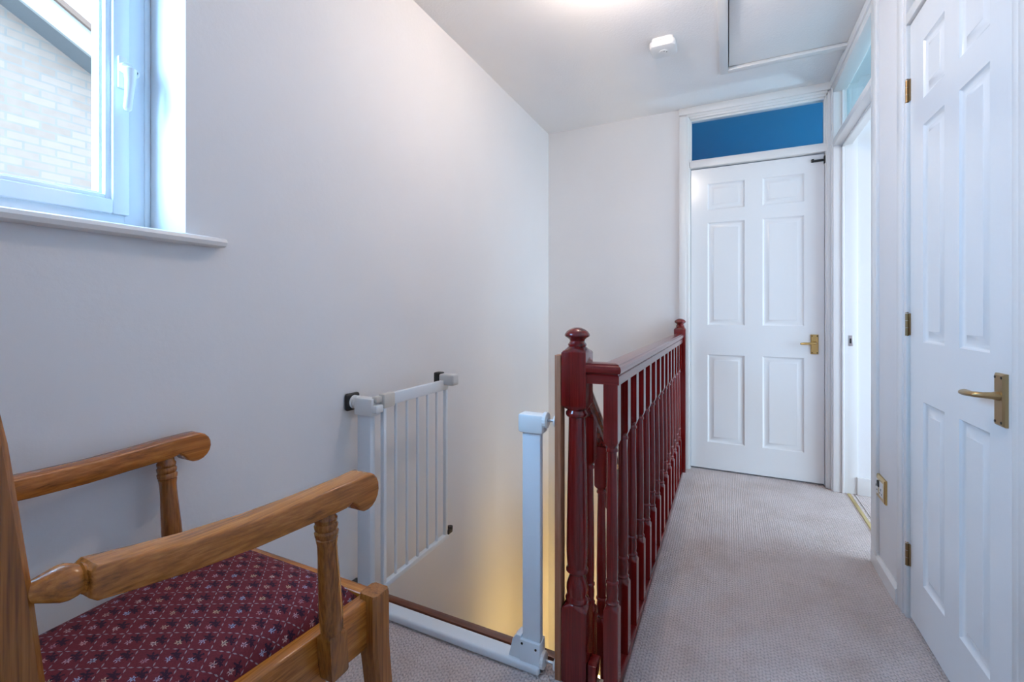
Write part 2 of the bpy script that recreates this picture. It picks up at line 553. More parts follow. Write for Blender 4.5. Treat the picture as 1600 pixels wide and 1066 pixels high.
# downstairs hall shell
w = MB()
w.box(XL, 2.0, YB - 0.1, 4.7, -2.7, -2.6)
w.box(2.0, 2.1, YB, 4.7, -2.6, -0.2)
w.box(XL, 2.0, 4.6, 4.7, -2.6, -0.1)
w.box(XL, 2.0, YB - 0.1, YB, -2.6, -0.2)
w.box(0.64, 2.0, YB, 2.0, -0.3, -0.2)
w.box(-0.1, 2.0, 3.36, 4.6, -0.3, -0.1)
w.box(XL, -0.1, 3.31, 4.6, -0.3, -0.1)
struct('wall_downstairs', w, 'hallwall', 'cream painted downstairs hall below the stairs', 'wall')

# ------------------------------------------------------------------ staircase
st = thing('staircase', 'carpeted staircase going down beyond the safety gate', 'stairs', (-0.80, 1.30, -0.2), kind='structure')
w = MB()
for i in range(1, 9):
    y = 1.295 + (i - 1) * 0.225
    w.box(XL + 0.03, -0.41, y, y + 0.245, -0.2 * i - 0.2, -0.2 * i, 0.004)
obj('tread', w, 'carpet', st)
w = MB()
for x0, x1 in ((XL, XL + 0.025), (-0.405, -0.372)):
    w.prism([(1.285, -0.06), (3.16, -0.06 - 0.89 * 1.875), (3.16, -0.46 - 0.89 * 1.875), (1.285, -0.46)],
            lambda a, b, t: (t, a, b), x0, x1)
obj('string', w, 'mahog_y', st)
# wooden nosing along the top step
n_ = MB()
n_.box(XL, -0.43, 1.262, 1.292, -0.03, 0.012, 0.006)
n_.box(XL, -0.43, 1.262, 1.276, -0.2, -0.03)
tag(obj('trim_1', n_, 'nosing'), 'dark wooden nosing along the top stair edge behind the white gate bar', 'trim', kind='structure')

# ------------------------------------------------------------------ panelled doors
def door_leaf(fn, u0, u1, z0, z1, us, zs, thick=0.035):
    """fn(u, d, z): d = depth behind the front face; us/zs: panel ranges"""
    mb = MB()
    U = sorted(set([u0, u1] + [a for p in us for a in p]))
    Z = sorted(set([z0, z1] + [a for p in zs for a in p]))
    def inpanel(ua, ub, za, zb):
        return any(abs(p[0] - ua) < 1e-6 and abs(p[1] - ub) < 1e-6 for p in us) and \
            any(abs(p[0] - za) < 1e-6 and abs(p[1] - zb) < 1e-6 for p in zs)
    for i in range(len(U) - 1):
        for j in range(len(Z) - 1):
            a, b, c, d = U[i], U[i + 1], Z[j], Z[j + 1]
            if not inpanel(a, b, c, d):
                mb.add([fn(a, 0, c), fn(b, 0, c), fn(b, 0, d), fn(a, 0, d)], [(0, 1, 2, 3)])
            else:
                rings = []
                for off, dep in ((0, 0), (0.003, 0.0035), (0.008, 0.0075), (0.013, 0.009), (0.017, 0.009), (0.036, 0.0025), (0.037, 0.0015)):
                    rings.append([fn(a + off, dep, c + off), fn(b - off, dep, c + off), fn(b - off, dep, d - off), fn(a + off, dep, d - off)])
                o = len(mb.v)
                for r in rings: mb.v += r
                for r in range(len(rings) - 1):
                    for q in range(4):
                        A = o + r * 4 + q; B = o + r * 4 + (q + 1) % 4
                        mb.f.append((A, B, B + 4, A + 4))
                e = o + (len(rings) - 1) * 4
                mb.f.append((e, e + 1, e + 2, e + 3))
    # edges and back
    P = [fn(u0, 0, z0), fn(u1, 0, z0), fn(u1, 0, z1), fn(u0, 0, z1), fn(u0, thick, z0), fn(u1, thick, z0), fn(u1, thick, z1), fn(u0, thick, z1)]
    mb.add(P, [(0, 4, 5, 1), (1, 5, 6, 2), (2, 6, 7, 3), (3, 7, 4, 0), (4, 7, 6, 5)])
    return mb


def lever_handle(parent, P, N, T, material, plate_label):
    """P centre of the plate on the door face, N outward normal, T direction in which the lever points"""
    P, N, T = Vector(P), Vector(N), Vector(T)
    def pt(t, n, z): return P + T * (t if abs(t) <= 0.02 else t * 0.76) + N * n + Vector((0, 0, z))
    pl = MB()
    # bevelled plate 40 x 118
    rings = []
    for n_o, s_ in ((0.0, 0.0), (0.006, 0.0), (0.0095, 0.004)):
        a, b = 0.020 - s_, 0.059 - s_
        rings.append([pt(-a, n_o, -b), pt(a, n_o, -b), pt(a, n_o, b), pt(-a, n_o, b)])
    pl.loft(rings)
    hp = obj('handle_plate', pl, material, parent, ang=20)
    if plate_label: hp['label'] = plate_label
    for a in (-0.013, 0.013):
        for b in (-0.050, 0.050):
            sc = MB()
            c = pt(a, 0.0095, b)
            rr = [[c + T * (0.0032 * math.cos(q * PI / 4)) + N * dn + Vector((0, 0, 0.0032 * math.sin(q * PI / 4))) for q in range(8)] for dn in (-0.001, 0.0008)]
            sc.loft(rr)
            obj('screw', sc, 'darkmetal', hp)
    lv = MB()
    path = [pt(0, 0.008, 0.008), pt(0, 0.012, 0.008), pt(0, 0.020, 0.008), pt(0.001, 0.034, 0.008), pt(0.008, 0.045, 0.008), pt(0.020, 0.048, 0.007), pt(0.045, 0.047, 0.006), pt(0.075, 0.045, 0.005), pt(0.098, 0.043, 0.003), pt(0.102, 0.043, 0.003)]
    lv.tube(path, [0.0135, 0.0135, 0.0105, 0.009, 0.0088, 0.0085, 0.0095, 0.0105, 0.0085, 0.005], 14, 0.75)
    lh = obj('lever', lv, material, hp)
    return hp


def hinge(parent, x, y, z, m='oldbrass'):
    h = MB()
    for k in range(3):
        h.lathe([(0, 0.0055), (0.0235, 0.0055)], (x, y, z - 0.036 + k * 0.0245), 12)
    h.lathe([(0, 0.0035), (0.003, 0.006), (0.006, 0.003)], (x, y, z + 0.037), 12)
    h.lathe([(0, 0.003), (0.003, 0.006), (0.005, 0.0055)], (x, y, z - 0.041), 12)
    h.box(x + 0.002, x + 0.007, y - 0.014, y + 0.012, z - 0.036, z + 0.037, 0.001)
    return obj('hinge', h, m, parent)


ZP = [(0.185, 0.76), (0.953, 1.626), (1.71, 1.882)]
# end door (door_1)
FE = lambda u, d, z: (u, 3.235 + d, z)
d1 = struct('door_1', door_leaf(FE, -0.225, 0.517, 0.012, 1.985, [(-0.123, 0.094), (0.194, 0.415)], ZP), 'gloss',
            'closed white six-panel door at the far end of the landing', 'door')
fr = MB()
# architrave, lining, transom bar and head
fr.box(-0.296, -0.252, 3.188, YE, 0, 2.33, 0.003)
fr.box(-0.256, -0.234, 3.194, YE, 0, 2.33, 0.003)
fr.box(-0.240, -0.227, 3.200, 3.29, 0, 2.33, 0.002)
fr.box(0.519, 0.528, 3.200, 3.29, 0, 2.33, 0.002)
fr.box(0.526, 0.5475, 3.190, YE, 0, 2.33, 0.003)
fr.box(-0.296, 0.5475, 3.188, YE + 0.002, 2.345, CEIL, 0.003)
fr.box(-0.250, 0.528, 3.194, YE + 0.005, 2.328, 2.348, 0.003)
fr.box(-0.240, 0.528, 3.200, 3.29, 2.315, CEIL, 0.002)
fr.box(-0.236, 0.524, 3.200, 3.29, 1.99, 2.034, 0.003)
fr.box(-0.228, 0.519, 3.215, 3.245, 2.028, 2.044, 0.003)     # beads
fr.box(-0.228, 0.519, 3.215, 3.245, 2.303, 2.318, 0.003)
fr.box(-0.230, -0.219, 3.215, 3.245, 2.03, 2.316, 0.002)
fr.box(0.511, 0.521, 3.215, 3.245, 2.03, 2.316, 0.002)
df1 = obj('door_frame', fr, 'trim', d1)
df1['label'] = 'white moulded frame round the far door and the glass above it'
g = MB(); g.box(-0.224, 0.516, 3.231, 3.235, 2.040, 2.308)
tg = obj('transom_glass', g, 'glass', d1); tg['label'] = 'dark blue looking pane over the far door'
lever_handle(d1, (0.467, 3.235, 0.845), (0, -1, 0), (-1, 0, 0), 'brass', 'brass plate')
# black sliding catch at the top right of the far door
k_ = MB()
k_.box(0.452, 0.512, 3.222, 3.236, 1.940, 1.952, 0.002)
k_.box(0.450, 0.464, 3.219, 3.236, 1.938, 1.957, 0.003)
k_.box(0.513, 0.519, 3.212, 3.236, 1.925, 1.968, 0.001)
c_ = obj('door_catch', k_, 'black', d1); c_['label'] = 'small black catch'

# near right door (door_2)
FR = lambda u, d, z: (0.555 + d, u, z)
d2 = struct('door_2', door_leaf(FR, 1.333, 1.957, 0.012, 2.008, [(1.443, 1.600), (1.690, 1.847)],
                                [(0.173, 0.755), (0.943, 1.631), (1.715, 1.898)]), 'gloss',
            'closed white six-panel cupboard door in the right foreground', 'door')
fr = MB()
fr.box(0.540, XR + 0.002, 1.985, 2.040, 0, 2.385, 0.003)
fr.box(0.544, XR + 0.03, 1.962, 1.990, 0, 2.385, 0.003)
fr.box(0.592, 0.646, 1.952, 2.015, 0, 2.385)
fr.box(0.544, XR + 0.03, 1.290, 1.328, 0, 2.385, 0.003)
fr.box(0.540, XR + 0.002, 1.235, 1.295, 0, 2.385, 0.003)
fr.box(0.592, 0.646, 1.262, 1.340, 0, 2.385)
fr.box(0.544, 0.646, 1.325, 1.965, 2.012, 2.050, 0.003)
fr.box(0.544, 0.646, 1.325, 1.965, 2.320, CEIL, 0.003)
obj('door_frame', fr, 'trim', d2)
g = MB(); g.box(0.575, 0.579, 1.327, 1.963, 2.048, 2.322)
obj('transom_glass', g, 'glass', d2)
lever_handle(d2, (0.555, 1.384, 0.843), (-1, 0, 0), (0, 1, 0), 'dullbrass', 'worn brass plate')
for z in (1.79, 0.998, 0.217): hinge(d2, 0.549, 1.966, z)

# open doorway on the right (door_3)
fr = MB()
fr.box(0.536, XR + 0.002, 2.275, 2.345, 0, 2.385, 0.004)
fr.box(0.541, 0.600, 2.330, 2.352, 0, 2.385, 0.003)
fr.box(0.60, 0.665, 2.325, 2.342, 0, 2.385, 0.002)
fr.box(0.5475, 0.588, 3.160, 3.2055, 0, 2.385, 0.002)
fr.box(0.588, 0.600, 3.150, 3.2055, 0, 2.385, 0.003)
fr.box(0.600, 0.665, 3.163, 3.2055, 0, 2.385, 0.002)
fr.box(0.541, XR + 0.002, 3.170, 3.188, 0, 2.385, 0.002)
fr.box(0.536, 0.56, 2.275, 3.188, 2.345, CEIL, 0.003)
fr.box(0.545, 0.61, 2.345, 3.165, 2.312, 2.350, 0.003)
fr.box(0.545, 0.640, 2.345, 3.165, 2.000, 2.036, 0.003)
fr.box(0.588, 0.602, 2.345, 3.160, 1.988, 2.002, 0.003)
fr.box(0.590, 0.640, 2.345, 3.165, 2.034, 2.046, 0.002)
fr.box(0.600, 0.665, 2.340, 3.165, 2.345, CEIL)
d3 = struct('door_3', fr, 'trim', 'white frame of the open doorway on the right with glass above', 'door frame')
g = MB(); g.box(0.612, 0.616, 2.347, 3.163, 2.044, 2.315)
obj('transom_glass', g, 'tealglass', d3)
k_ = MB()
k_.box(0.620, 0.642, 3.1605, 3.1635, 0.845, 0.905, 0.001)
sp_ = obj('strike_plate', k_, 'steel', d3); sp_['label'] = 'small steel latch keep'
k_ = MB(); k_.box(0.625, 0.634, 3.1595, 3.161, 0.86, 0.888)
obj('latch_hole', k_, 'black', sp_)
t_ = MB(); t_.prism([(0.611, 0.0), (0.630, 0.0), (0.627, 0.005), (0.614, 0.005)], lambda a, b, t: (a, t, b), 2.352, 3.150)
tag(obj('trim_2', t_, 'gold'), 'thin gold coloured carpet threshold strip in the open doorway', 'trim', kind='structure')
b_ = MB()
b_.prism([(0.535, 0), (XR, 0), (XR, 0.062), (0.543, 0.062), (0.535, 0.052)], lambda a, b, t: (a, t, b), 2.035, 2.345)
struct('baseboard_right', b_, 'trim', 'short white skirting board below the brass wall socket', 'baseboard')

# window (window_1)
wf = MB()
X0, X1 = -1.455, -1.39
def frame_yz(mb, x0, x1, ya, yb, za, zb, t, b=0.004):
    mb.box(x0, x1, ya, ya + t, za, zb, b); mb.box(x0, x1, yb - t, yb, za, zb, b)
    mb.box(x0, x1, ya + t - .002, yb - t + .002, za, za + t, b); mb.box(x0, x1, ya + t - .002, yb - t + .002, zb - t, zb, b)
frame_yz(wf, X0, X1, wy0, wy1, wz0 + 0.010, wz1, 0.058)
wf.box(X0, X1, -0.05, 0.01, wz0 + 0.06, wz1 - 0.05, 0.004)
wf.box(X1 - 0.004, X1 + 0.004, wy1 - 0.014, wy1, wz0 + 0.012, wz1, 0.003)
win = struct('window_1', wf, 'upvc', 'white plastic casement window frame in the left wall', 'window')
sa = MB()
frame_yz(sa, -1.445, -1.376, -0.01, 0.617, 1.284, 2.07, 0.036, 0.005)
frame_yz(sa, -1.440, -1.386, 0.022, 0.585, 1.316, 2.04, 0.016, 0.005)
sash = obj('sash', sa, 'upvc', win)
bd = MB(); frame_yz(bd, -1.440, -1.402, 0.030, 0.577, 1.324, 2.03, 0.014, 0.003)
obj('glazing_bead', bd, 'upvc', sash)
g = MB(); g.box(-1.424, -1.420, 0.03, 0.575, 1.328, 2.03)
pn = obj('pane', g, 'glass', sash)
g = MB(); g.box(-1.424, -1.420, wy0 + 0.05, -0.045, 1.285, 2.065)
obj('pane', g, 'glass', win)
hd = MB()
hd.box(-1.376, -1.366, 0.588, 0.608, 1.600, 1.680, 0.004)
hd.tube([(-1.368, 0.598, 1.650), (-1.352, 0.600, 1.648), (-1.343, 0.602, 1.640), (-1.340, 0.601, 1.610), (-1.342, 0.599, 1.575), (-1.346, 0.598, 1.545), (-1.347, 0.598, 1.540)],
        [0.012, 0.014, 0.014, 0.011, 0.009, 0.009, 0.005], 14)
hd.lathe([(0, 0.014), (0.014, 0.013), (0.018, 0.009)], (-1.366, 0.614, 1.643), 16, 'x')
h_ = obj('window_handle', hd, 'plastic', win); h_['label'] = 'white lever handle'
k_ = MB(); k_.lathe([(0, 0.0045), (0.002, 0.0045)], (-1.3485, 0.616, 1.643), 12, 'x')
obj('keyhole', k_, 'black', h_)
sl = MB()
prof = [(-1.40, 1.210), (-1.40, 1.2345), (-1.205, 1.2345), (-1.197, 1.231), (-1.193, 1.2225), (-1.197, 1.213), (-1.205, 1.210)]
sl.prism(prof, lambda a, b, t: (a, t, b), wy0 - 0.08, 0.752, 0.003)
ws = struct('window_sill', sl, 'trim', 'white rounded window sill board', 'window sill')
ws.name = 'trim_3'
# plaster cut round the sill: keep board out of the wall except at the opening
# loft hatch
lh = MB()
lh.box(0.0035, 0.5355, 2.015, 2.7475, CEIL - 0.004, CEIL + 0.012, 0.001)
ht = thing('loft_hatch', 'flat white loft hatch with a plain timber surround in the ceiling', 'loft hatch', (0.27, 2.38, CEIL))
hp = obj('panel', lh, 'ceil', ht)
fr = MB()
def ringbox(x0, x1, y0, y1, t):
    fr.box(x0 - t, x0, y0 - t, y1 + t, CEIL - 0.02, CEIL - 0.0005, 0.003)
    fr.box(x0 - 0.001, x1 - 0.001, y1, y1 + t, CEIL - 0.02, CEIL - 0.0005, 0.003)
    fr.box(x0 - 0.001, x1 - 0.001, y0 - t, y0, CEIL - 0.02, CEIL - 0.0005, 0.003)
ringbox(-0.001, 0.54, 2.01, 2.752, 0.042)
obj('surround', fr, 'trim', ht)

# ------------------------------------------------------------------ balustrade
bal = thing('balustrade', 'dark red mahogany landing balustrade with newels and turned spindles', 'balustrade', (-0.29, 2.2, 0))
newel_prof = [(0, .0355, 1), (.205, .0355, 1), (.211, .0350, .75), (.217, .0325, .2), (.220, .030, 0), (.222, .033, 0), (.227, .0335, 0), (.232, .031, 0),
              (.237, .0285, 0), (.243, .0295, 0), (.252, .0308, 0), (.265, .0300, 0), (.279, .0260, 0), (.289, .0225, 0), (.294, .0220, 0), (.298, .0225, 0),
              (.301, .0280, 0), (.305, .0315, 0), (.310, .0315, 0), (.314, .0285, 0), (.318, .0275, 0), (.330, .0290, 0), (.360, .0305, 0), (.42, .0300, 0),
              (.50, .0288, 0), (.60, .0270, 0), (.70, .0250, 0), (.735, .0242, 0), (.741, .0242, 0), (.744, .0300, 0), (.749, .0325, 0), (.755, .0325, 0),
              (.759, .0295, 0), (.762, .0280, 0), (.766, .0310, .2), (.772, .0345, .75), (.778, .0355, 1), (.925, .0355, 1), (.930, .0345, .75), (.935, .0320, .25),
              (.939, .0285, 0), (.942, .0245, 0), (.945, .0262, 0), (.949, .0262, 0), (.952, .0235, 0), (.957, .0208, 0), (.962, .0225, 0), (.967, .0290, 0), (.971, .0350, 0),
              (.9735, .0360, 0), (.978, .0350, 0), (.985, .0300, 0), (.991, .0215, 0), (.995, .0110, 0), (.996, .002, 0)]
NX, NY = -0.3885, 1.2405
nw = MB(); nw.lathe(newel_prof, (NX, NY, 0), 40)
new1 = obj('newel_post', nw, 'mahog', bal, ang=40)
new1['label'] = 'near turned newel post with mushroom cap'
nw = MB(); nw.lathe([newel_prof[0]] + [q for q in newel_prof if q[0] >= .925], (-0.285, 3.148, 0), 40)
new2 = obj('newel_post', nw, 'mahog', bal, ang=40)
new2['label'] = 'far square newel post against the end wall'
sprof = [(.022, .0195, 1), (.225, .0195, 1), (.231, .0185, .6), (.236, .0165, .1), (.239, .0150, 0), (.241, .0180, 0), (.246, .0185, 0), (.249, .0160, 0), (.254, .0150, 0),
         (.265, .0163, 0), (.282, .0165, 0), (.292, .0150, 0), (.296, .0148, 0), (.298, .0175, 0), (.303, .0175, 0), (.306, .0150, 0), (.312, .0153, 0), (.34, .0160, 0),
         (.42, .0160, 0), (.52, .0148, 0), (.60, .0137, 0), (.652, .0128, 0), (.656, .0128, 0), (.658, .0160, 0), (.662, .0165, 0), (.666, .0150, 0), (.669, .0140, 0),
         (.674, .0158, .25), (.681, .0188, .75), (.687, .0195, 1), (.846, .0195, 1)]
BX = -0.2875
sp0 = MB(); sp0.lathe(sprof, (BX, 1.235, 0), 24)
s0 = obj('spindle', sp0, 'mahog', bal, ang=40)
NS = 14
ys = [1.235 + i * (3.035 - 1.235) / (NS - 1) for i in range(NS)]
for y in ys[1:]:
    c = s0.copy(); C.objects.link(c); c.parent = bal
    c.location = (0, y - 1.235, 0)
# handrail with mitred return
hpf = [(-.024, .843), (.024, .843), (.024, .866), (.0205, .869), (.0205, .871), (.028, .874), (.0300, .880), (.0300, .886), (.028, .892), (.0235, .8945), (.0225, .898), (.012, .9005),
       (-.012, .9005), (-.0225, .898), (-.0235, .8945), (-.028, .892), (-.0300, .886), (-.0300, .880), (-.028, .874), (-.0205, .871), (-.0205, .869), (-.024, .866)]
CY = 1.235
r_ = MB()
r_.loft([[(NX + 0.0355 - .001, CY - u, z) for u, z in hpf], [(BX + u, CY - u, z) for u, z in hpf]])
obj('handrail_return', r_, 'mahog_x', bal, ang=25)
r_ = MB()
r_.loft([[(BX + u, CY - u, z) for u, z in hpf], [(BX + u, 3.148 - 0.034, z) for u, z in hpf]])
obj('handrail', r_, 'mahog_y', bal, ang=25)
b_ = MB()
b_.box(-0.312, -0.264, 1.205, 3.19, -0.001, 0.022, 0.004)
obj('base_rail', b_, 'mahog_y', bal)
b_ = MB(); b_.box(-0.352, -0.3265, 1.212, 1.262, 0.0, 0.066, 0.003)
obj('base_block', b_, 'mahog', bal)
fa = MB(); fa.box(-0.284, -0.272, 1.295, 3.2, -0.25, -0.003)
obj('fascia', fa, 'mahog_y', bal)

# sloping stair handrail and its spindles
sb = thing('stair_banister', 'mahogany stair handrail and spindles sloping down from the near newel', 'banister', (NX, 1.9, -0.6))
SL = 0.875
r_ = MB()
ptop = lambda y: 0.832 - SL * (y - 1.294)
shp = [(-.020, -.070), (.020, -.070), (.020, -.048), (.017, -.044), (.026, -.038), (.029, -.026), (.026, -.012), (.016, -.002), (-.016, -.002), (-.026, -.012), (-.029, -.026), (-.026, -.038), (-.017, -.044), (-.020, -.048)]
r_.loft([[(NX + u, y, ptop(y) + z) for u, z in shp] for y in (1.278, 3.17)])
obj('handrail', r_, 'mahog_y', sb, ang=25)
ss = [(p[0] - 0.1, p[1], p[2] if len(p) > 2 else 0) for p in sprof[:-1]] + [(0.718, .0195, 1)]
ss[0] = (-0.16, .0195, 1)
p0 = MB(); p0.lathe(ss, (NX, 1.362, 0), 24)
q0 = obj('spindle', p0, 'mahog', sb, ang=40)
for i in range(1, 10):
    c = q0.copy(); C.objects.link(c); c.parent = sb
    c.location = (0, 0.15 * i, -0.15 * SL * i)

# bare timber packer between gate bolt and newel
t_ = MB(); t_.box(-0.4430, -0.4255, 1.203, 1.240, 0.0, 0.918, 0.001)
tag(obj('timber_strip', t_, 'rawwood', org=(-0.434, 1.22, 0)), 'thin bare upright timber strip fixed to the side of the near newel post', 'timber strip')

# ------------------------------------------------------------------ safety gate
gt = thing('safety_gate', 'white metal stair safety gate standing open at the top of the stairs', 'safety gate', (-0.84, 1.215, 0))
m_ = MB(); m_.box(-0.543, -0.487, 1.202, 1.226, 0.02, 0.70, 0.003)
p = obj('frame_post', m_, 'gate', gt)
m_ = MB(); m_.box(-0.553, -0.477, 1.192, 1.238, 0.690, 0.744, 0.006)
obj('clamp_head', m_, 'plastic', p)
m_ = MB()
m_.box(-0.548, -0.485, 1.193, 1.238, 0.004, 0.088, 0.003)
m_.prism([(-0.585, 0.026), (-0.546, 0.026), (-0.546, 0.094), (-0.560, 0.094), (-0.572, 0.080)], lambda a, b, t: (a, t, b), 1.198, 1.236)
fb = obj('foot_bracket', m_, 'gate', p)
for a, b in ((-0.540, 0.078), (-0.497, 0.072), (-0.497, 0.016)):
    m_ = MB(); m_.lathe([(-0.001, 0.0035), (0.001, 0.0035)], (a, 1.1925, b), 8, 'y')
    obj('screw', m_, 'darkmetal', fb)
m_ = MB(); m_.box(-1.183, -1.123, 1.202, 1.226, 0.02, 0.69, 0.003)
p = obj('frame_post', m_, 'gate', gt)
m_ = MB(); m_.box(-1.190, -1.108, 1.192, 1.238, 0.676, 0.738, 0.006)
m_.box(-1.120, -1.090, 1.196, 1.234, 0.688, 0.716, 0.006)
obj('clamp_head', m_, 'plastic', p)
m_ = MB(); m_.box(-1.190, -0.485, 1.186, 1.240, 0.001, 0.027, 0.008, 3)
obj('bottom_bar', m_, 'gate', gt)
# tension bolts: pad, disc, wheel, rod
def bolt(x_wall, x_post, z, pad):
    sg = 1 if x_post > x_wall else -1
    L = abs(x_post - x_wall)
    m_ = MB(); m_.lathe([(0, 0.0045), (L, 0.0045)], (min(x_wall, x_post), 1.215, z), 12, 'x')
    bo = obj('tension_bolt', m_, 'steel', gt)
    m_ = MB()
    wpos = x_post - sg * 0.003
    pr = []
    for k in range(9): pr.append((-0.006 + 0.0015 * k, 0.0225 if 0 < k < 8 else 0.020))
    nn = 36
    rings = []
    for t, r in pr:
        rings.append([(wpos + t, 1.215 + (r + (0.0012 if i % 2 else 0)) * math.cos(2 * PI * i / nn), z + (r + (0.0012 if i % 2 else 0)) * math.sin(2 * PI * i / nn)) for i in range(nn)])
    m_.loft(rings)
    obj('adjuster_wheel', m_, 'plastic', bo)
    m_ = MB()
    if pad:
        m_.box(x_wall, x_wall + 0.020, 1.215 - 0.031, 1.215 + 0.031, z - 0.031, z + 0.031, 0.009, 3)
        pd = obj('wall_pad', m_, 'black', bo)
        m_ = MB(); m_.lathe([(0.018, 0.024), (0.023, 0.024), (0.025, 0.020), (0.026, 0.010)], (x_wall, 1.215, z), 24, 'x')
        obj('pad_disc', m_, 'plastic', pd)
    else:
        m_.lathe([(0, 0.016), (0.004, 0.016), (0.007, 0.009)] if sg > 0 else [(-0.007, 0.009), (-0.004, 0.016), (0, 0.016)], (x_wall, 1.215, z), 20, 'x')
        obj('bolt_cup', m_, 'plastic', bo)
bolt(-0.4430, -0.477, 0.728, False)
bolt(-0.4430, -0.485, 0.034, False)
bolt(XL, -1.190, 0.718, True)
bolt(XL, -1.190, 0.040, True)
# the swung-open panel
GX = -1.10
m_ = MB()
m_.box(GX - 0.010, GX + 0.010, 1.238, 1.640, 0.706, 0.748, 0.003)
m_.box(GX - 0.010, GX + 0.010, 1.238, 1.645, 0.062, 0.082, 0.003)
for y in (1.243, 1.630):
    m_.box(GX - 0.008, GX + 0.008, y - 0.008, y + 0.008, 0.07, 0.71, 0.003)
gp = obj('gate_panel', m_, 'gate', gt)
for i in range(5):
    y = 1.243 + (i + 1) * (1.630 - 1.243) / 6
    m_ = MB(); m_.lathe([(0.078, 0.0055), (0.71, 0.0055)], (GX, y, 0), 12)
    obj('bar', m_, 'gate', gp)
m_ = MB()
m_.box(GX - 0.014, GX + 0.014, 1.232, 1.290, 0.700, 0.7505, 0.005)
m_.box(GX - 0.020, GX + 0.004, 1.205, 1.240, 0.722, 0.744, 0.004)
obj('hinge_cap', m_, 'beige', gp)
m_ = MB()
m_.box(GX - 0.016, GX + 0.058, 1.602, 1.648, 0.727, 0.775, 0.008, 3)
la = obj('latch_handle', m_, 'greyplastic', gp); la['label'] = 'grey latch handle'
m_ = MB(); m_.box(GX - 0.046, GX - 0.012, 1.606, 1.644, 0.735, 0.780, 0.006, 3)
obj('latch_button', m_, 'black', la)
m_ = MB(); m_.box(GX - 0.012, GX + 0.014, 1.634, 1.668, 0.078, 0.100, 0.004)
m_.lathe([(0, 0.012), (0.012, 0.012)], (GX + 0.004, 1.660, 0.092), 14, 'z')
obj('hinge_pin', m_, 'black', gp)

# ------------------------------------------------------------------ socket, smoke alarm
so = thing('wall_socket', 'double brass electrical socket low on the right wall', 'socket', (XR, 2.245, 0.345))
m_ = MB()
hh, ww = 0.046, 0.070
rings = []
for xo_, s_ in ((0, 0), (-0.006, 0), (-0.009, 0.004)):
    rings.append([(XR + xo_, 2.245 - ww + s_, 0.345 - hh + s_), (XR + xo_, 2.245 + ww - s_, 0.345 - hh + s_), (XR + xo_, 2.245 + ww - s_, 0.345 + hh - s_), (XR + xo_, 2.245 - ww + s_, 0.345 + hh - s_)])
m_.loft(rings)
pl = obj('faceplate', m_, 'brass', so, ang=20)
for sgn in (-1, 1):
    cy = 2.245 + sgn * 0.031
    m_ = MB(); m_.box(XR - 0.0105, XR - 0.006, cy - 0.022, cy + 0.022, 0.345 - 0.030, 0.345 + 0.028, 0.001)
    ins = obj('socket_insert', m_, 'plastic', so)
    for a, b, hw_, hh_ in ((0, 0.343, 0.002, 0.005), (-0.011, 0.328, 0.0035, 0.002), (0.011, 0.328, 0.0035, 0.002)):
        m_ = MB(); m_.box(XR - 0.0115, XR - 0.0095, cy + a - hw_, cy + a + hw_, b - hh_, b + hh_)
        obj('pin_hole', m_, 'black', ins)
    m_ = MB(); m_.box(XR - 0.0145, XR - 0.009, 2.245 + sgn * 0.0055 - 0.004, 2.245 + sgn * 0.0055 + 0.004, 0.347, 0.370, 0.001)
    obj('rocker_switch', m_, 'black', so)

sm = thing('smoke_alarm', 'small square white smoke alarm on the landing ceiling', 'smoke alarm', (-0.292, 2.362, CEIL))
def rsq(cx, cy, h, r, z, n=8):
    out = []
    for qx, qy, a0 in ((1, 1, 0), (-1, 1, PI / 2), (-1, -1, PI), (1, -1, 1.5 * PI)):
        for k in range(n + 1):
            a = a0 + PI / 2 * k / n
            out.append((cx + qx * (h - r) + r * math.cos(a), cy + qy * (h - r) + r * math.sin(a), z))
    return out
cx, cy = -0.292, 2.362
m_ = MB(); m_.loft([rsq(cx, cy, .052, .02, CEIL), rsq(cx, cy, .052, .02, CEIL - .018)])
obj('mounting_base', m_, 'plastic', sm)
m_ = MB(); m_.loft([rsq(cx, cy, .058, .024, CEIL - .016), rsq(cx, cy, .062, .026, CEIL - .020), rsq(cx, cy, .062, .026, CEIL - .038), rsq(cx, cy, .058, .025, CEIL - .046), rsq(cx, cy, .050, .024, CEIL - .049)])
bd = obj('housing', m_, 'plastic', sm)
m_ = MB(); m_.lathe([(-.0525, .019), (-.052, .0215), (-.0480, .0225)], (cx, cy, CEIL), 28)
obj('test_button', m_, 'plastic', sm)
for dx, dy in ((0.004, -0.010), (0.015, -0.001)):
    m_ = MB(); m_.lathe([(-.0534, .0026), (-.0515, .0026)], (cx + dx, cy + dy, CEIL), 10)
    obj('sensor_hole', m_, 'darkmetal', bd)

# ceiling lamp just above the frame, and an added fill bulb behind the viewer
def lamp(name, label, x, y, drop, r, mt):
    pe = thing(name, label, 'lamp', (x, y, CEIL))
    m_ = MB(); m_.lathe([(-0.022, 0.012), (-0.018, 0.030), (-0.006, 0.040), (0, 0.040)], (x, y, CEIL), 24)
    obj('ceiling_rose', m_, 'plastic', pe)
    zb_ = -drop
    m_ = MB(); m_.lathe([(zb_ + r, 0.0035), (-0.02, 0.0035)], (x, y, CEIL), 10)
    obj('cord', m_, 'cable', pe)
    m_ = MB(); m_.lathe([(zb_ + r * 0.9, 0.014), (zb_ + r + 0.012, 0.015), (zb_ + r + 0.022, 0.008)], (x, y, CEIL), 18)
    obj('lamp_holder', m_, 'plastic', pe)
    m_ = MB()
    m_.lathe([(zb_ - r * math.cos(PI * k / 14), max(0.001, r * math.sin(PI * k / 14))) for k in range(15)], (x, y, CEIL), 20)
    obj('bulb', m_, mt, pe)
